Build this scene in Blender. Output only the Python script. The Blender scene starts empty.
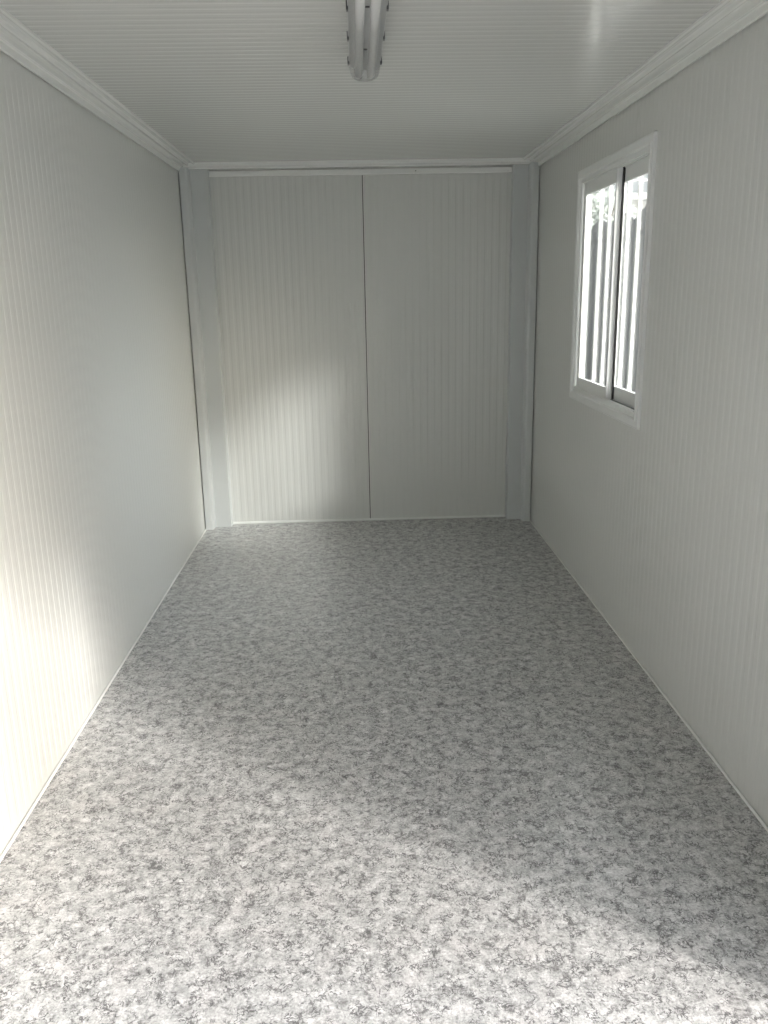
import bpy, bmesh, math, random
from mathutils import Vector, Matrix
random.seed(4)
S = bpy.context.scene
C = S.collection

# ------------------------------------------------------------------ measures
W = 2.30            # inner width of the cabin
ZC = 2.405          # ceiling height
YF = 1.44           # inner face of the open front wall
YB = 5.78           # face of the back panels
YP = 5.705          # face of the corner posts
TH = 0.05           # panel thickness

# ------------------------------------------------------------------ materials
def new_mat(name):
    m = bpy.data.materials.new(name); m.use_nodes = True
    return m, m.node_tree.nodes, m.node_tree.links, m.node_tree.nodes['Principled BSDF']

def plain(name, col, rough=0.5, metal=0.0, spec=0.5, var=0.03, vscale=6.0, coat=0.0):
    m, n, l, b = new_mat(name)
    tc = n.new('ShaderNodeTexCoord'); no = n.new('ShaderNodeTexNoise'); no.inputs['Scale'].default_value = vscale
    no.inputs['Detail'].default_value = 3
    mx = n.new('ShaderNodeMix'); mx.data_type = 'RGBA'
    mx.inputs[6].default_value = (*[c*(1-var) for c in col], 1); mx.inputs[7].default_value = (*[min(1, c*(1+var)) for c in col], 1)
    l.new(tc.outputs['Object'], no.inputs['Vector']); l.new(no.outputs['Fac'], mx.inputs[0])
    l.new(mx.outputs[2], b.inputs['Base Color'])
    b.inputs['Roughness'].default_value = rough; b.inputs['Metallic'].default_value = metal
    b.inputs['Specular IOR Level'].default_value = spec; b.inputs['Coat Weight'].default_value = coat
    return m

PANEL = plain('painted_steel_panel', (0.665, 0.672, 0.652), 0.34, spec=0.55, var=0.012, vscale=2.0)
CEIL = plain('painted_steel_ceiling', (0.665, 0.672, 0.652), 0.17, spec=0.75, var=0.012, vscale=2.0)
TRIM = plain('white_trim', (0.82, 0.83, 0.81), 0.24, var=0.015)
POST = plain('grey_white_post', (0.60, 0.62, 0.62), 0.36, var=0.015)
ALU = plain('white_aluminium', (0.80, 0.81, 0.80), 0.32, var=0.01)
BRIGHT = plain('bright_aluminium', (0.90, 0.90, 0.90), 0.35, metal=1.0)
GASKET = plain('black_gasket', (0.012, 0.012, 0.013), 0.5, var=0.2)
SCREW = plain('screw_steel', (0.10, 0.10, 0.10), 0.4, metal=0.6)
BAR = plain('white_bar_paint', (0.86, 0.86, 0.86), 0.35)
TRAY = plain('fixture_grey', (0.50, 0.51, 0.51), 0.45)
TUBE = plain('tube_glass_white', (0.90, 0.90, 0.90), 0.22, var=0.005)
CLIP = plain('clip_grey', (0.13, 0.13, 0.135), 0.4)
CAPM = plain('tube_cap_metal', (0.55, 0.55, 0.56), 0.35, metal=0.9)
CONC = plain('yard_concrete', (0.33, 0.33, 0.325), 0.85, var=0.15, vscale=1.2)
FENCE = plain('grey_fence_sheet', (0.68, 0.685, 0.70), 0.6, var=0.10, vscale=3.0)
FENCE_D = plain('grey_fence_post', (0.50, 0.505, 0.52), 0.6, var=0.1)
WHITEB = plain('white_building', (0.80, 0.80, 0.79), 0.6, var=0.03)
ROOFG = plain('roof_grey', (0.66, 0.67, 0.68), 0.6)
DARKG = plain('dark_window_glass', (0.12, 0.14, 0.16), 0.15)
BARK = plain('bark', (0.12, 0.09, 0.065), 0.9, var=0.3, vscale=9)
LEAF_HAZED = plain('leaf_hazed', (0.42, 0.46, 0.43), 0.6, var=0.25, vscale=4)  # far tree's leaves lightened, distant haze painted into the colour
LEAF = plain('leaf_green', (0.20, 0.25, 0.19), 0.6, var=0.35, vscale=4)

def glass_mat(name, tint, gloss, rough):
    m, n, l, b = new_mat(name)
    out = n['Material Output']; n.remove(b)
    t = n.new('ShaderNodeBsdfTransparent'); t.inputs['Color'].default_value = (*tint, 1)
    g = n.new('ShaderNodeBsdfGlossy'); g.inputs['Roughness'].default_value = rough
    fr = n.new('ShaderNodeFresnel'); fr.inputs['IOR'].default_value = 1.45
    mu = n.new('ShaderNodeMath'); mu.operation = 'MULTIPLY'; mu.inputs[1].default_value = gloss
    mx = n.new('ShaderNodeMixShader')
    l.new(fr.outputs[0], mu.inputs[0]); l.new(mu.outputs[0], mx.inputs[0])
    l.new(t.outputs[0], mx.inputs[1]); l.new(g.outputs[0], mx.inputs[2]); l.new(mx.outputs[0], out.inputs['Surface'])
    return m
GLASS = glass_mat('window_glass', (0.94, 0.96, 0.955), 0.6, 0.02)

def diffuser_mat():
    m, n, l, b = new_mat('clear_diffuser')
    out = n['Material Output']
    t = n.new('ShaderNodeBsdfTransparent'); t.inputs['Color'].default_value = (0.95, 0.95, 0.95, 1)
    mx = n.new('ShaderNodeMixShader'); mx.inputs[0].default_value = 0.20
    b.inputs['Base Color'].default_value = (0.62, 0.63, 0.63, 1); b.inputs['Roughness'].default_value = 0.18
    tc = n.new('ShaderNodeTexCoord'); w = n.new('ShaderNodeTexWave'); w.inputs['Scale'].default_value = 60; w.bands_direction = 'X'
    bp = n.new('ShaderNodeBump'); bp.inputs['Strength'].default_value = 0.15
    l.new(tc.outputs['Object'], w.inputs['Vector']); l.new(w.outputs['Fac'], bp.inputs['Height']); l.new(bp.outputs['Normal'], b.inputs['Normal'])
    l.new(t.outputs[0], mx.inputs[1]); l.new(b.outputs[0], mx.inputs[2]); l.new(mx.outputs[0], out.inputs['Surface'])
    return m
DIFF = diffuser_mat()

def floor_mat():
    m, n, l, b = new_mat('mottled_grey_vinyl')
    tc = n.new('ShaderNodeTexCoord')
    def noise(scale, detail, rough, dist=0.0, off=(0, 0, 0), sc=(1, 1, 1)):
        mp = n.new('ShaderNodeMapping'); mp.inputs['Location'].default_value = off; mp.inputs['Scale'].default_value = sc
        t = n.new('ShaderNodeTexNoise'); t.inputs['Scale'].default_value = scale; t.inputs['Detail'].default_value = detail
        t.inputs['Roughness'].default_value = rough; t.inputs['Distortion'].default_value = dist
        l.new(tc.outputs['Object'], mp.inputs['Vector']); l.new(mp.outputs[0], t.inputs['Vector'])
        return t.outputs['Fac']
    def ramp(src, pts):
        r = n.new('ShaderNodeValToRGB'); e = r.color_ramp.elements
        while len(e) < len(pts): e.new(0.5)
        for q, (pos, v) in zip(e, pts):
            q.position = pos; q.color = (*(v if isinstance(v, tuple) else (v, v, v)), 1)
        l.new(src, r.inputs['Fac']); return r.outputs['Color']
    def mix(mode, fac, a, c):
        x = n.new('ShaderNodeMix'); x.data_type = 'RGBA'; x.blend_type = mode
        if isinstance(fac, float): x.inputs[0].default_value = fac
        else: l.new(fac, x.inputs[0])
        for sock, v in ((6, a), (7, c)):
            if isinstance(v, tuple): x.inputs[sock].default_value = (*v, 1)
            else: l.new(v, x.inputs[sock])
        return x.outputs[2]
    def math_(op, a, c):
        x = n.new('ShaderNodeMath'); x.operation = op
        for i, v in enumerate((a, c)):
            if isinstance(v, float): x.inputs[i].default_value = v
            else: l.new(v, x.inputs[i])
        return x.outputs[0]
    patch = noise(34, 7, 0.74, 0.2)
    # warped coordinates so the flakes have ragged outlines
    wn = n.new('ShaderNodeTexNoise'); wn.inputs['Scale'].default_value = 45; wn.inputs['Detail'].default_value = 4; wn.inputs['Roughness'].default_value = 0.65
    l.new(tc.outputs['Object'], wn.inputs['Vector'])
    w1 = n.new('ShaderNodeVectorMath'); w1.operation = 'MULTIPLY_ADD'; w1.inputs[1].default_value = (0.06, 0.06, 0.0)
    l.new(wn.outputs['Color'], w1.inputs[0]); l.new(tc.outputs['Object'], w1.inputs[2])
    def voro(scale, feat):
        v_ = n.new('ShaderNodeTexVoronoi'); v_.feature = feat; v_.inputs['Scale'].default_value = scale
        l.new(w1.outputs[0], v_.inputs['Vector']); return v_
    cell = voro(44, 'F1'); edge = voro(40, 'DISTANCE_TO_EDGE'); edge2 = voro(85, 'DISTANCE_TO_EDGE')
    cellv = n.new('ShaderNodeSeparateColor'); l.new(cell.outputs['Color'], cellv.inputs[0])
    base = ramp(cellv.outputs[0], [(0.0, (0.30, 0.30, 0.302)), (0.35, (0.44, 0.437, 0.437)), (0.75, (0.57, 0.565, 0.565)), (1.0, (0.70, 0.692, 0.695))])
    soft = ramp(patch, [(0.30, (0.20, 0.20, 0.202)), (0.46, (0.40, 0.40, 0.40)), (0.58, (0.56, 0.555, 0.555)), (0.72, (0.74, 0.735, 0.735))])
    c0 = mix('MIX', 0.68, base, soft)
    pink = ramp(noise(9, 2, 0.5, 0, (2, 8, 1)), [(0.50, 0.0), (0.70, 1.0)])
    c1 = mix('MIX', math_('MULTIPLY', pink, 0.30), c0, (0.55, 0.515, 0.515))
    # greyish clouds, thin dark squiggles, fine hairline cracks, grain
    cloud = ramp(noise(21, 5, 0.7, 0.2, (5, 5, 2)), [(0.44, 0.0), (0.62, 1.0)])
    fine = ramp(noise(88, 4, 0.7, 0.3, (6, 1, 2)), [(0.40, 0.0), (0.60, 1.0)])
    c2 = mix('MIX', math_('MULTIPLY', math_('MULTIPLY', cloud, fine), 0.85), c1, (0.14, 0.137, 0.137))
    gate = ramp(noise(26, 3, 0.6, 0.3, (9, 5, 2)), [(0.46, 0.0), (0.56, 1.0)])
    sq = math_('ABSOLUTE', math_('SUBTRACT', noise(48, 5, 0.6, 0.6, (11, 2, 0)), 0.5), 0.0)
    vein = ramp(sq, [(0.0, 1.0), (0.020, 0.85), (0.036, 0.0)])
    c2b = mix('MIX', math_('MULTIPLY', math_('MULTIPLY', vein, gate), 0.95), c2, (0.075, 0.072, 0.075))
    gate2 = ramp(noise(19, 3, 0.6, 0.3, (1, 3, 9)), [(0.50, 0.0), (0.60, 1.0)])
    vein2 = ramp(edge.outputs['Distance'], [(0.0, 1.0), (0.045, 0.7), (0.075, 0.0)])
    c3 = mix('MIX', math_('MULTIPLY', math_('MULTIPLY', vein2, gate2), 0.9), c2b, (0.09, 0.088, 0.09))
    grain = ramp(noise(170, 4, 0.7), [(0.30, 0.70), (0.5, 1.16), (0.72, 1.50)])
    c4 = mix('MULTIPLY', 1.0, c3, grain)
    b.inputs['Coat Weight'].default_value = 0.7; b.inputs['Coat Roughness'].default_value = 0.38
    l.new(c4, b.inputs['Base Color'])
    b.inputs['Roughness'].default_value = 0.27; b.inputs['Specular IOR Level'].default_value = 0.75
    bp = n.new('ShaderNodeBump'); bp.inputs['Strength'].default_value = 0.06; bp.inputs['Distance'].default_value = 0.002
    l.new(patch, bp.inputs['Height']); l.new(bp.outputs['Normal'], b.inputs['Normal'])
    return m
VINYL = floor_mat()

# ------------------------------------------------------------------ mesh helpers
def link(name, bm, mat, parent=None, smooth=False, loc=None):
    bmesh.ops.recalc_face_normals(bm, faces=bm.faces)
    me = bpy.data.meshes.new(name); bm.to_mesh(me); bm.free()
    if smooth:
        for p in me.polygons: p.use_smooth = True
    me.materials.append(mat)
    o = bpy.data.objects.new(name, me); C.objects.link(o)
    if parent: o.parent = parent
    if loc: o.location = loc
    return o

def tag(o, label, cat, group=None, kind=None):
    o['label'] = label; o['category'] = cat
    if group: o['group'] = group
    if kind: o['kind'] = kind
    return o

def empty(name, loc=(0, 0, 0)):
    o = bpy.data.objects.new(name, None); C.objects.link(o); o.location = loc; o.empty_display_size = 0.1
    return o

def box(bm, lo, hi, bevel=0.0, seg=2):
    r = bmesh.ops.create_cube(bm, size=1.0)
    vs = r['verts']
    for v in vs:
        for i in range(3):
            v.co[i] = lo[i] if v.co[i] < 0 else hi[i]
    if bevel:
        es = {e for v in vs for e in v.link_edges}
        bmesh.ops.bevel(bm, geom=list(es), offset=bevel, segments=seg, affect='EDGES', profile=0.5)

def prism(bm, prof, axis, a, b_):
    """closed profile (u, v) swept along an axis; 'y': (x,z), 'x': (y,z), 'z': (x,y)"""
    def P(u, v, t):
        return {'y': (u, t, v), 'x': (t, u, v), 'z': (u, v, t)}[axis]
    A = [bm.verts.new(P(u, v, a)) for u, v in prof]
    B = [bm.verts.new(P(u, v, b_)) for u, v in prof]
    k = len(prof)
    for i in range(k):
        j = (i+1) % k
        bm.faces.new((A[i], A[j], B[j], B[i]))
    bm.faces.new(A); bm.faces.new(B[::-1])

def cyl(bm, p, q, r, n=16, r2=None):
    p, q = Vector(p), Vector(q); d = q-p
    m = Matrix.Translation((p+q)/2) @ d.to_track_quat('Z', 'Y').to_matrix().to_4x4()
    bmesh.ops.create_cone(bm, cap_ends=True, segments=n, radius1=r, radius2=r if r2 is None else r2, depth=d.length, matrix=m)

def rib_stations(a, b, pitch, depth, cuts=()):
    """list of (t, offset): a flat land and a shallow trapezoid groove per pitch"""
    out = []; k = 0; t = a
    while t < b - 1e-6:
        for f, o in ((0.0, 0.0), (0.50, 0.0), (0.60, depth), (0.90, depth)):
            x = t + f*pitch
            if x < b: out.append((x, o))
        t += pitch
    out.append((b, 0.0))
    def off(x):
        for (t0, o0), (t1, o1) in zip(out, out[1:]):
            if t0 <= x <= t1: return o0 + (o1-o0)*(x-t0)/max(1e-9, t1-t0)
    ex = [(c, off(c)) for c in cuts]
    return sorted(out + ex)

def ribbed(place, st, lo, hi, thick, hole=None):
    """solid sheet: place(t, off, s) -> point ; strips along t, spanning s = lo..hi"""
    bm = bmesh.new()
    for (t0, o0), (t1, o1) in zip(st, st[1:]):
        if t1 - t0 < 1e-7: continue
        rng = [(lo, hi)]
        if hole and t0 >= hole[0]-1e-6 and t1 <= hole[1]+1e-6:
            rng = [(lo, hole[2]), (hole[3], hi)]
        for s0, s1 in rng:
            p = [place(t0, o0, s0), place(t1, o1, s0), place(t1, o1, s1), place(t0, o0, s1)]
            q = [place(t0, thick, s0), place(t1, thick, s0), place(t1, thick, s1), place(t0, thick, s1)]
            V = [bm.verts.new(x) for x in p]; U = [bm.verts.new(x) for x in q]
            bm.faces.new(V); bm.faces.new(U[::-1])
            bm.faces.new((V[0], V[1], U[1], U[0])); bm.faces.new((V[2], V[3], U[3], U[2]))
            if (t0, o0) == st[0]: bm.faces.new((V[3], V[0], U[0], U[3]))
            if (t1, o1) == st[-1]: bm.faces.new((V[1], V[2], U[2], U[1]))
            if hole and abs(t0-hole[1]) < 1e-6: bm.faces.new((V[3], V[0], U[0], U[3]))
            if hole and abs(t1-hole[0]) < 1e-6: bm.faces.new((V[1], V[2], U[2], U[1]))
    bmesh.ops.remove_doubles(bm, verts=bm.verts, dist=1e-6)
    return bm

def struct(name, bm, mat, label, cat, smooth=False):
    return tag(link(name, bm, mat, smooth=smooth), label, cat, kind='structure')

# ------------------------------------------------------------------ the cabin shell
RP, RD = 0.0485, 0.0010
bm = bmesh.new(); box(bm, (-TH, YF-0.06, -0.15), (W+TH, YB+TH, 0.0))
struct('floor', bm, VINYL, 'mottled grey vinyl floor of the empty cabin', 'floor')

st = rib_stations(YF, YB+TH, RP, RD)
struct('wall_left', ribbed(lambda t, o, s: (-o, t, s), st, 0.0, ZC, TH), PANEL,
       'long white ribbed steel wall without any window', 'wall')

HOLE = (3.535, 4.615, 1.025, 2.150)
st = rib_stations(YF, YB+TH, RP, RD, HOLE[:2])
struct('wall_right', ribbed(lambda t, o, s: (W+o, t, s), st, 0.0, ZC, TH, HOLE), PANEL,
       'long white ribbed steel wall that holds the window', 'wall')

wb = tag(empty('wall_back', (0, YB, 0)), 'white ribbed end wall of two panels with a seam between them', 'wall', kind='structure')
SEAM = 1.163
for a, b_ in ((0.10, SEAM-0.0025), (SEAM+0.0025, W-0.10)):
    st = rib_stations(a, b_, 0.0485, 0.0012)
    link('wall_panel', ribbed(lambda t, o, s: (t, o, s), st, 0.0, ZC, TH), PANEL, wb)
bm = bmesh.new(); box(bm, (SEAM-0.012, 0.010, 0.0), (SEAM+0.012, TH-0.002, ZC))
link('seam_joint', bm, GASKET, wb)

bm = bmesh.new()
OX0, OX1, OZ = 0.10, W-0.05, 2.10
box(bm, (-TH, YF-0.06, 0), (OX0, YF, ZC)); box(bm, (OX1, YF-0.06, 0), (W+TH, YF, ZC)); box(bm, (OX0, YF-0.06, OZ), (OX1, YF, ZC))
struct('wall_front', bm, PANEL, 'end wall with the wide open doorway', 'wall')

st = rib_stations(YF, YB+TH, 0.0485, 0.0009)
struct('ceiling', ribbed(lambda t, o, s: (s, t, ZC+o), st, -TH, W+TH, TH), CEIL,
       'white ribbed steel ceiling over the whole cabin', 'ceiling')
bm = bmesh.new(); box(bm, (-0.10, YF-0.12, ZC+TH+0.002), (W+0.10, YB+0.10, ZC+0.12))
struct('roof', bm, TRIM, 'flat roof slab of the cabin', 'roof')

bm = bmesh.new(); box(bm, (-0.05, 0.72, 2.30), (W+0.15, YF-0.061, 2.36), 0.01)
for x in (0.0, W+0.08):
    prism(bm, [(0.80, 2.30), (YF-0.061, 2.02), (YF-0.061, 2.30)], 'x', x, x+0.03)
struct('shade_hood', bm, TRIM, 'unseen hood added over the open doorway to shade it', 'shade_hood')  # added out of view to lower the sun's edge and cut sky light
bm = bmesh.new(); box(bm, (-14.0, -8.0, -0.15), (4.5, -5.5, 2.9), 0.03)
for k in range(60): box(bm, (-13.8+0.3*k, -5.5, 0.05), (-13.66+0.3*k, -5.46, 2.7))
struct('skylight_blocker', bm, FENCE, 'unseen grey corrugated block added across the yard to cut skylight', 'light_blocker')  # added behind the camera, only blocks sky light from the doorway

# crown mouldings along both long walls (profile: distance from wall, height)
CROWN = [(0.0, 2.374), (0.0065, 2.374), (0.0065, 2.3475), (0.008, 2.3455), (0.0145, 2.3455), (0.0165, 2.3485), (0.0165, 2.3685),
         (0.0185, 2.3705), (0.0210, 2.3720), (0.0250, 2.3725), (0.0275, 2.3745), (0.0280, 2.3880), (0.0300, 2.3960), (0.0340, 2.3985), (0.0495, 2.3990), (0.0510, 2.3920),
         (0.0530, 2.3885), (0.0570, 2.3870), (0.0610, 2.3880), (0.0630, 2.3905), (0.0640, 2.4000), (0.0670, 2.4035), (0.0870, 2.4040), (0.0885, 2.3985), (0.0910, 2.3955), (0.0955, 2.3940), (0.1010, 2.3945), (0.1040, 2.3970), (0.1045, ZC), (0.0, ZC)]
def screws(parent, pts, axis):
    for p in pts:
        bm = bmesh.new(); d = Vector(axis)*0.0016
        cyl(bm, Vector(p)-d, Vector(p)+d, 0.0035, 10)
        link('screw', bm, SCREW, parent)
for nm, sx, lab in (('trim_1', 0, 'long white stepped ceiling moulding above the windowless wall'),
                    ('trim_2', 1, 'long white stepped ceiling moulding above the window wall')):
    prof = [((W-u) if sx else u, v) for u, v in CROWN]
    bm = bmesh.new(); prism(bm, prof, 'y', YF, YP-0.012)
    o = struct(nm, bm, TRIM, lab, 'moulding')
    x = W-0.0165 if sx else 0.0165
    screws(o, [(x, y, 2.3625) for y in ((1.75, 2.56) if sx else (1.75, 2.50))], (1, 0, 0))
# across the back: upper strip over everything, lower strip between the posts
bm = bmesh.new()
prism(bm, [(YB, 2.369), (YP-0.018, 2.3675), (YP-0.022, 2.371), (YP-0.022, 2.377), (YP-0.017, 2.380), (YP-0.019, 2.392), (YP-0.025, 2.395), (YP-0.027, ZC), (YB, ZC)], 'x', 0.0, W)
struct('trim_3', bm, TRIM, 'upper white moulding strip where the end wall meets the ceiling', 'moulding')
bm = bmesh.new()
prism(bm, [(YB+0.002, 2.328), (YB-0.018, 2.328), (YB-0.020, 2.332), (YB-0.020, 2.361), (YB-0.015, 2.365), (YB+0.002, 2.365)], 'x', 0.176, W-0.162)
o = struct('trim_4', bm, TRIM, 'lower white moulding strip between the two corner posts', 'moulding')
screws(o, [(x, YB-0.020, 2.347) for x in (1.51,)], (0, 1, 0))

# corner posts: an angle strip beside the long wall stepping back to a wide face
def post(name, sx, edge, lab):
    g = 0.0045
    prof = [(g, YB+0.02), (g, 5.648), (g+0.003, 5.640), (0.046, 5.640), (0.053, 5.6425), (0.058, 5.649), (0.061, 5.660), (0.063, YP-0.006), (0.067, YP), (edge-0.004, YP), (edge, YP+0.004), (edge, YB+0.02)]
    prof = [((W-u) if sx else u, v) for u, v in prof]
    bm = bmesh.new(); prism(bm, prof, 'z', 0.0, 2.372)
    struct(name, bm, POST, lab, 'corner post')
post('trim_5', 0, 0.177, 'pale grey corner post beside the windowless wall')
post('trim_6', 1, 0.162, 'pale grey corner post beside the window wall')

# base strips on the floor
BASE = [(0.0012, 0.0), (0.0080, 0.0), (0.0080, 0.0012), (0.0100, 0.0016), (0.0102, 0.0036), (0.0090, 0.0062), (0.0060, 0.0084), (0.0036, 0.0088), (0.0030, 0.0080)]
for nm, sx, lab in (('baseboard_left', 0, 'thin white base strip under the windowless wall'), ('baseboard_right', 1, 'thin white base strip under the window wall')):
    prof = [((W-0.0005-u) if sx else u+0.0005, v) for u, v in BASE]
    bm = bmesh.new(); prism(bm, prof, 'y', YF, 5.640)
    struct(nm, bm, TRIM, lab, 'base strip')
bm = bmesh.new(); prism(bm, [(YB-u, v*1.9) for u, v in BASE], 'x', 0.178, W-0.163)
struct('baseboard_back', bm, TRIM, 'thin white base strip under the end wall', 'base strip')

# ------------------------------------------------------------------ sliding window
win = tag(empty('window_1', (W, 4.07, 0)), 'white aluminium two-pane sliding window in the long wall', 'window', kind='structure')
win_inv = Matrix.Translation((-W, -4.07, 0))
def wlink(name, bm, mat, parent=win):
    bmesh.ops.transform(bm, matrix=win_inv, verts=bm.verts)
    return link(name, bm, mat, parent)
Y0, Y1, Z0, Z1 = 3.495, 4.645, 1.001, 2.185      # casing outside
def ring(bm, lo, hi, wy, wz, x0, x1, bev=0.0, wyn=None):
    """rectangular frame in the y-z plane, mitred"""
    wyn = wy if wyn is None else wyn
    o = [(lo[0], lo[1]), (hi[0], lo[1]), (hi[0], hi[1]), (lo[0], hi[1])]
    i = [(lo[0]+wyn, lo[1]+wz), (hi[0]-wy, lo[1]+wz), (hi[0]-wy, hi[1]-wz), (lo[0]+wyn, hi[1]-wz)]
    V = lambda pts, x: [bm.verts.new((x, y, z)) for y, z in pts]
    oa, ia, ob, ib = V(o, x0), V(i, x0), V(o, x1), V(i, x1)
    fs = []
    for k in range(4):
        j = (k+1) % 4
        fs += [bm.faces.new((oa[k], oa[j], ia[j], ia[k])), bm.faces.new((ob[k], ib[k], ib[j], ob[j])),
               bm.faces.new((oa[k], ob[k], ob[j], oa[j])), bm.faces.new((ia[k], ia[j], ib[j], ib[k]))]
    if bev:
        es = set()
        for a, b_ in ((oa, oa), (ia, ia)):
            for k in range(4):
                e = bm.edges.get((a[k], a[(k+1) % 4]))
                if e: es.add(e)
        bmesh.ops.bevel(bm, geom=list(es), offset=bev, segments=2, affect='EDGES', profile=0.5)
bm = bmesh.new()
ring(bm, (Y0, Z0), (Y1, Z1), 0.040, 0.042, W-0.013, W+0.001, 0.003)
ring(bm, (Y0+0.030, Z0+0.032), (Y1-0.030, Z1-0.032), 0.007, 0.007, W-0.0175, W-0.0125, 0.0015)
ring(bm, (Y0, Z0), (Y1, Z1), 0.005, 0.005, W-0.0150, W-0.0125, 0.001)
wlink('casing', bm, ALU)
bm = bmesh.new()
ring(bm, (Y0+0.032, Z0+0.032), (Y1-0.032, Z1-0.030), 0.020, 0.034, W-0.006, W+TH+0.003, 0.0015)
# two sill/head tracks
for x in (W+0.002, W+0.026):
    for z in (Z0+0.064, Z1-0.070):
        box(bm, (x, Y0+0.05, z), (x+0.0025, Y1-0.05, z+0.008))
wlink('window_frame', bm, ALU)
def sash(y0, y1, z0, z1, x0, x1, wnear, wfar, wb, wt, name='sash'):
    bm = bmesh.new()
    box(bm, (x0, y0, z0), (x1, y0+wnear, z1), 0.0018); box(bm, (x0, y1-wfar, z0), (x1, y1, z1), 0.0018)
    box(bm, (x0+0.001, y0+wnear-0.002, z0), (x1-0.001, y1-wfar+0.002, z0+wb), 0.0015); box(bm, (x0+0.001, y0+wnear-0.002, z1-wt), (x1-0.001, y1-wfar+0.002, z1), 0.0015)
    s = wlink(name, bm, ALU)
    bm = bmesh.new()
    xm = (x0+x1)/2
    box(bm, (xm-0.002, y0+wnear-0.006, z0+wb-0.006), (xm+0.002, y1-wfar+0.006, z1-wt+0.006))
    g = wlink('glass_pane', bm, GLASS, s)
    bm = bmesh.new()
    ring(bm, (y0+wnear-0.001, z0+wb-0.001), (y1-wfar+0.001, z1-wt+0.001), 0.003, 0.003, xm-0.0055, xm+0.0055)
    return s
sz0, sz1 = Z0+0.066, Z1-0.0635
# far sash slides on the inner track, near sash on the outer one
s1 = sash(3.995, 4.588, sz0, sz1, W+0.006, W+0.024, 0.036, 0.046, 0.054, 0.0625)
bm = bmesh.new(); box(bm, (W-0.004, 3.9945, sz0+0.006), (W+0.0065, 4.004, sz1-0.006), 0.0015)
wlink('pull_rail', bm, BRIGHT, s1)
s1['label'] = 'inner sash with bright meeting stile'
s2 = sash(3.560, 4.065, sz0, sz1, W+0.030, W+0.048, 0.030, 0.040, 0.066, 0.0665)
bm = bmesh.new(); box(bm, (W+0.0235, 3.979, sz0+0.002), (W+0.0298, 4.020, sz1-0.002)); 
wlink('gasket', bm, GASKET)
bm = bmesh.new(); box(bm, (W+0.004, 3.600, Z0+0.0665), (W+0.022, 3.970, Z0+0.0705)); wlink('track_shadow', bm, GASKET)  # black strip painted in for the shadow in the track gap

# ------------------------------------------------------------------ security bars outside the window
gr = tag(empty('window_grille', (W+TH+0.04, 4.07, 0.95)), 'white security bars mounted outside the window', 'window bars')
gx = 0.0
for k in range(7):
    y = 3.643 + 0.1515*k - 4.07
    bm = bmesh.new(); box(bm, (gx-0.0085, y-0.0085, 0.03), (gx+0.0085, y+0.0085, 1.29), 0.003)
    link('bar', bm, BAR, gr)
for z in (0.0, 1.29):
    bm = bmesh.new(); box(bm, (gx-0.010, -0.57, z), (gx+0.010, 0.53, z+0.03), 0.003); link('rail', bm, BAR, gr)
for y in (-0.55, 0.51):
    for z in (0.015, 1.305):
        bm = bmesh.new(); cyl(bm, (gx, y, z), (gx-0.042, y, z), 0.008, 12); link('wall_bracket', bm, BAR, gr)

# ------------------------------------------------------------------ twin tube batten light
LX, LY0, LY1 = 1.148, 1.965, 3.265
lamp = tag(empty('batten_light', (LX, (LY0+LY1)/2, ZC)), 'long clear-covered batten light with two white tubes on the ceiling', 'ceiling light')
hl = (LY1-LY0)/2
def stadium(bm, sections, hl, n=10, cap_lo=True, cap_hi=True):
    """sections: (half width, end length, z)"""
    loops = []
    for hw, ext, z in sections:
        pts = []
        for k in range(n+1):
            a = math.pi*k/n
            pts.append((hw*math.cos(a), hl-hw*1.1+ext+hw*1.1*math.sin(a), z))
        for k in range(n+1):
            a = math.pi + math.pi*k/n
            pts.append((hw*math.cos(a), -(hl-hw*1.1+ext)+hw*1.1*math.sin(a), z))
        loops.append([bm.verts.new(p) for p in pts])
    for A, B in zip(loops, loops[1:]):
        for i in range(len(A)):
            j = (i+1) % len(A); bm.faces.new((A[i], A[j], B[j], B[i]))
    if cap_lo: bm.faces.new(loops[0])
    if cap_hi: bm.faces.new(loops[-1][::-1])
ZM = -0.040
bm = bmesh.new()
stadium(bm, [(0.046, -0.004, 0.0), (0.050, 0.0, -0.006), (0.053, 0.0, ZM+0.004), (0.056, 0.0, ZM), (0.056, 0.0, ZM-0.005), (0.052, 0.0, ZM-0.005)], hl)
link('housing', bm, TRAY, lamp)
bm = bmesh.new()
box(bm, (-0.040, -hl+0.04, ZM-0.010), (0.040, hl-0.04, ZM-0.0052), 0.002); refl = link('reflector_tray', bm, plain('reflector_white', (0.55, 0.56, 0.56), 0.4), lamp)
for y in (-0.51, -0.05, 0.365):
    bm = bmesh.new(); cyl(bm, (0, y, ZM-0.0125), (0, y, ZM-0.009), 0.006, 12); link('screw', bm, SCREW, refl)
for sx in (-1, 1):
    bm = bmesh.new(); cyl(bm, (sx*0.0215, -hl+0.045, ZM-0.026), (sx*0.0215, hl-0.032, ZM-0.026), 0.013, 20)
    t = link('tube', bm, TUBE, lamp, True)
    for e in (-1, 1):
        y = e*(hl-0.032) if e > 0 else -(hl-0.042)
        bm = bmesh.new(); cyl(bm, (sx*0.0215, y-0.007, ZM-0.026), (sx*0.0215, y+0.007, ZM-0.026), 0.0135, 20); link('end_cap', bm, CAPM, t)
        bm = bmesh.new(); box(bm, (sx*0.0215-0.012, y+e*0.008-0.004, ZM-0.040), (sx*0.0215+0.012, y+e*0.008+0.004, ZM-0.010), 0.002); link('socket', bm, TRAY, lamp)
bm = bmesh.new()
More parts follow.
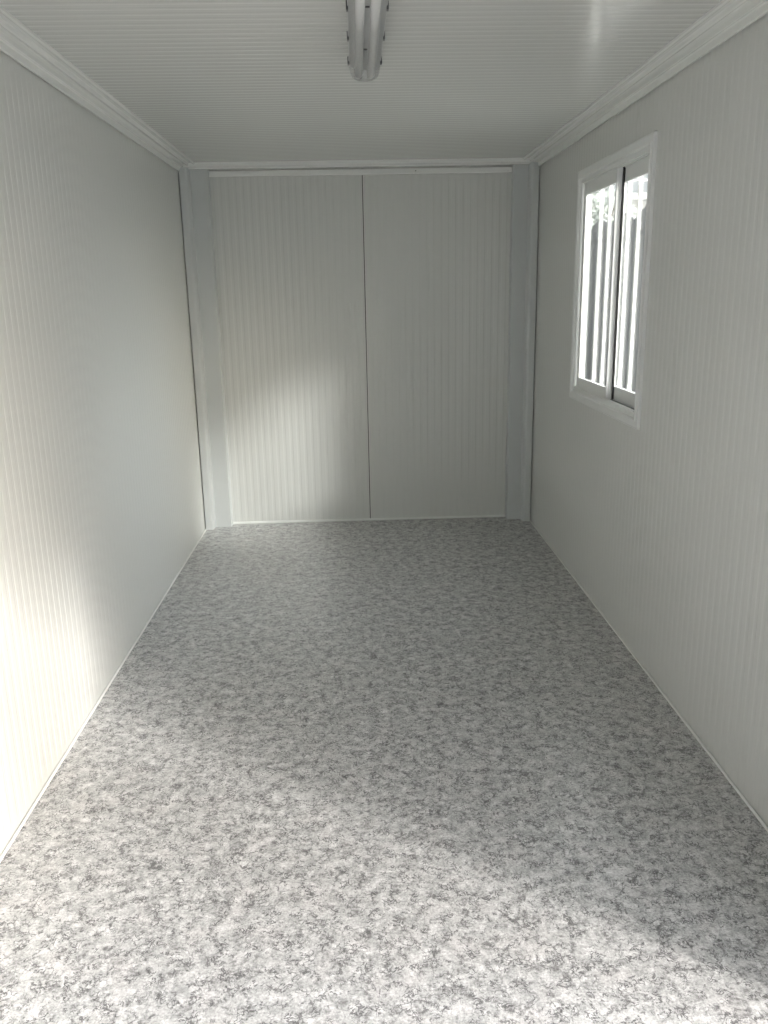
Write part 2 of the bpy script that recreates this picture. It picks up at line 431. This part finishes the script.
stadium(bm, [(0.0535, 0.0, ZM-0.0052), (0.053, 0.0, ZM-0.014), (0.0505, -0.003, ZM-0.030), (0.045, -0.007, ZM-0.040), (0.034, -0.014, ZM-0.046), (0.020, -0.02, ZM-0.047)], hl, cap_lo=False)
link('diffuser', bm, DIFF, lamp, True)
for sx in (-1, 1):
    for k in range(5):
        y = hl-0.110-0.285*k
        bm = bmesh.new(); x0, x1 = sorted((sx*0.0535, sx*0.0595))
        box(bm, (x0, y-0.011, ZM-0.014), (x1, y+0.011, ZM+0.010), 0.0015); link('clip', bm, CLIP, lamp)

# ------------------------------------------------------------------ outside
bm = bmesh.new(); bmesh.ops.create_grid(bm, x_segments=1, y_segments=1, size=60, matrix=Matrix.Translation((0, 10, -0.15)))
struct('ground', bm, CONC, 'pale concrete yard outside the cabin', 'ground')

fn = tag(empty('fence', (4.1, 10, -0.15)), 'grey fence of arch-topped ribbed panels seen through the window', 'fence')
for k in range(26):
    y0 = -5.0 + 0.85*k
    prof = [(y0+0.03, 0.0)]
    n = 8
    prof += [(y0+0.82, 0.0)]
    prof += [(y0+0.03+0.79*(1-i/n), 2.44+0.10*math.sin(math.pi*i/n)) for i in range(n+1)]
    bm = bmesh.new(); prism(bm, prof, 'x', -0.01, 0.01)
    for j in range(6):
        yy = y0+0.085+0.13*j
        box(bm, (-0.024, yy, 0.03), (-0.0105, yy+0.05, 2.40), 0.004, 1)
    link('fence_panel', bm, FENCE, fn)
    bm = bmesh.new(); box(bm, (-0.03, y0-0.03, 0.0), (0.03, y0+0.03, 2.46), 0.004); link('fence_post', bm, FENCE_D, fn)
bm = bmesh.new(); box(bm, (-0.027, -5.0, 2.26), (-0.0245, 17.0, 2.31)); link('fence_rail', bm, FENCE_D, fn)

bd = tag(empty('building', (13.5, 34, -0.15)), 'white building with railings far beyond the fence', 'building')
bm = bmesh.new(); box(bm, (-6, -4, 0), (6, 4, 4.6)); link('wall', bm, WHITEB, bd)
bm = bmesh.new(); box(bm, (-6.4, -4.4, 4.6), (6.4, 4.4, 4.8)); link('roof', bm, ROOFG, bd)
for z in (5.2, 5.7):
    bm = bmesh.new()
    for a, b_ in (((-6.3, -4.3, z), (6.3, -4.3, z)), ((-6.3, -4.3, z), (-6.3, 4.3, z))): cyl(bm, a, b_, 0.05, 8)
    link('railing', bm, ROOFG, bd)
for x in (-4.2, -1.4, 1.4, 4.2):
    bm = bmesh.new(); box(bm, (x-0.6, -4.03, 1.2), (x+0.6, -3.98, 2.6)); link('window', bm, DARKG, bd)

def tree(name, loc, label, R, zc, hz, count, leaf, lm, kind=None):
    tr = tag(empty(name, loc), label, 'tree', kind=kind)
    bm = bmesh.new()
    cyl(bm, (0, 0, 0), (0.05, 0, zc-hz*0.6), 0.12, 10, 0.08)
    for a in range(5):
        cyl(bm, (0.05, 0, zc-hz*0.75), (R*0.75*math.cos(a*1.26), R*0.75*math.sin(a*1.26), zc-0.1+0.2*a), 0.05, 8, 0.02)
    link('trunk', bm, BARK, tr)
    bm = bmesh.new()
    for k in range(count):
        u = Vector((random.gauss(0, 1), random.gauss(0, 1), random.gauss(0, 1))).normalized()*random.random()**0.4
        c = Vector((u.x*R, u.y*R, zc+u.z*hz)); s = random.uniform(0.7, 1.3)*leaf
        a = Vector((random.gauss(0, 1), random.gauss(0, 1), random.gauss(0, 1))).normalized(); b_ = a.orthogonal().normalized()
        vs = [bm.verts.new(c+a*s), bm.verts.new(c+b_*s*0.5), bm.verts.new(c-a*s), bm.verts.new(c-b_*s*0.5)]
        bm.faces.new(vs)
    link('foliage', bm, lm, tr)
tree('tree', (8.6, 26.5, -0.15), 'small leafy tree with haze put into its leaf colour showing above the fence through the far pane', 1.2, 3.6, 1.1, 1500, 0.10, LEAF_HAZED)
tree('added_shade_tree', (6.3, -4.0, -0.15), 'unseen leafy tree added to shade the open doorway', 1.9, 4.2, 1.9, 4200, 0.11, LEAF)  # added out of view, its leaves thin the sun entering the doorway
tree('added_shade_tree', (1.9, -4.1, -0.15), 'unseen leafy tree added to dim the sky at the doorway', 1.3, 3.0, 1.9, 2200, 0.12, LEAF)  # second unseen tree, put in to block sky glow at the doorway

# ------------------------------------------------------------------ light
GLOW_A, BASE_SKY = 19.0, 0.2
SUN_DIR = Vector((-1.18, 1.0, -0.80)).normalized()
sd = bpy.data.lights.new('sun', 'SUN'); sd.energy = 13.0; sd.angle = math.radians(9.5); sd.color = (1.0, 0.968, 0.93)
so = bpy.data.objects.new('sun', sd); C.objects.link(so); so.rotation_euler = SUN_DIR.to_track_quat('-Z', 'Y').to_euler(); so.location = (8, -6, 6)

wd = bpy.data.worlds.new('hazy_sky'); S.world = wd; wd.use_nodes = True
n, l = wd.node_tree.nodes, wd.node_tree.links
bg = n['Background']
sky = n.new('ShaderNodeTexSky'); sky.sky_type = 'NISHITA'; sky.sun_disc = False
sky.sun_elevation = math.radians(25); sky.sun_rotation = math.atan2(1.13, -1.0); sky.dust_density = 4.0; sky.air_density = 1.0
mx = n.new('ShaderNodeMix'); mx.data_type = 'RGBA'; mx.inputs[0].default_value = 0.75
sc = n.new('ShaderNodeVectorMath'); sc.operation = 'SCALE'; sc.inputs['Scale'].default_value = 0.12
l.new(sky.outputs[0], sc.inputs[0]); l.new(sc.outputs[0], mx.inputs[6]); mx.inputs[7].default_value = (0.955, 0.98, 1.0, 1)
# broad sky glow, swung off the sun to send more light through the window
tcw = n.new('ShaderNodeTexCoord'); dt = n.new('ShaderNodeVectorMath'); dt.operation = 'DOT_PRODUCT'
GLOW_DIR = Vector((1.3, -0.25, 0.82)).normalized()
l.new(tcw.outputs['Generated'], dt.inputs[0]); dt.inputs[1].default_value = GLOW_DIR
def wmath(op, a, b_):
    x = n.new('ShaderNodeMath'); x.operation = op
    for i_, v in enumerate((a, b_)):
        if isinstance(v, float): x.inputs[i_].default_value = v
        else: l.new(v, x.inputs[i_])
    return x.outputs[0]
cl = wmath('MAXIMUM', dt.outputs['Value'], 0.0)
g = wmath('ADD', wmath('MULTIPLY', wmath('POWER', cl, 3.0), GLOW_A), BASE_SKY)
dn = n.new('ShaderNodeVectorMath'); dn.operation = 'DOT_PRODUCT'    # bright cloud bank low over the far side
l.new(tcw.outputs['Generated'], dn.inputs[0]); dn.inputs[1].default_value = Vector((0.35, 1.0, 0.2)).normalized()
g = wmath('ADD', g, wmath('MULTIPLY', wmath('POWER', wmath('MAXIMUM', dn.outputs['Value'], 0.0), 4.0), 2.0))
ms = n.new('ShaderNodeVectorMath'); ms.operation = 'SCALE'
l.new(mx.outputs[2], ms.inputs[0]); l.new(g, ms.inputs['Scale'])
l.new(ms.outputs[0], bg.inputs['Color']); bg.inputs['Strength'].default_value = 1.0

# ------------------------------------------------------------------ camera (solved from the photograph's perspective)
f, yaw, pit, rol, cx, h = 830.07, 0.0297559, 0.2600834, 0.0193924, 1.090255, 1.597457
fw = Vector((math.sin(yaw)*math.cos(pit), math.cos(yaw)*math.cos(pit), -math.sin(pit)))
r0 = Vector((math.cos(yaw), -math.sin(yaw), 0)); d0 = fw.cross(r0)
r = math.cos(rol)*r0 + math.sin(rol)*d0; d = -math.sin(rol)*r0 + math.cos(rol)*d0
cam = bpy.data.cameras.new('camera'); co = bpy.data.objects.new('camera', cam); C.objects.link(co)
M = Matrix((( r.x, -d.x, -fw.x, cx), (r.y, -d.y, -fw.y, 0.0), (r.z, -d.z, -fw.z, h), (0, 0, 0, 1)))
co.matrix_world = M
cam.sensor_fit = 'HORIZONTAL'; cam.sensor_width = 36.0; cam.lens = f/768*36.0; cam.clip_start = 0.05; cam.clip_end = 300
S.camera = co
S.view_settings.view_transform = 'Standard'; S.view_settings.look = 'None'
S.view_settings.exposure = -0.27; S.view_settings.gamma = 1.0; S.view_settings.use_curve_mapping = False
S.cycles.max_bounces = 16; S.cycles.diffuse_bounces = 10; S.cycles.glossy_bounces = 6; S.cycles.transparent_max_bounces = 16
S.cycles.use_denoising = True
S.cycles.sample_clamp_indirect = 6.0
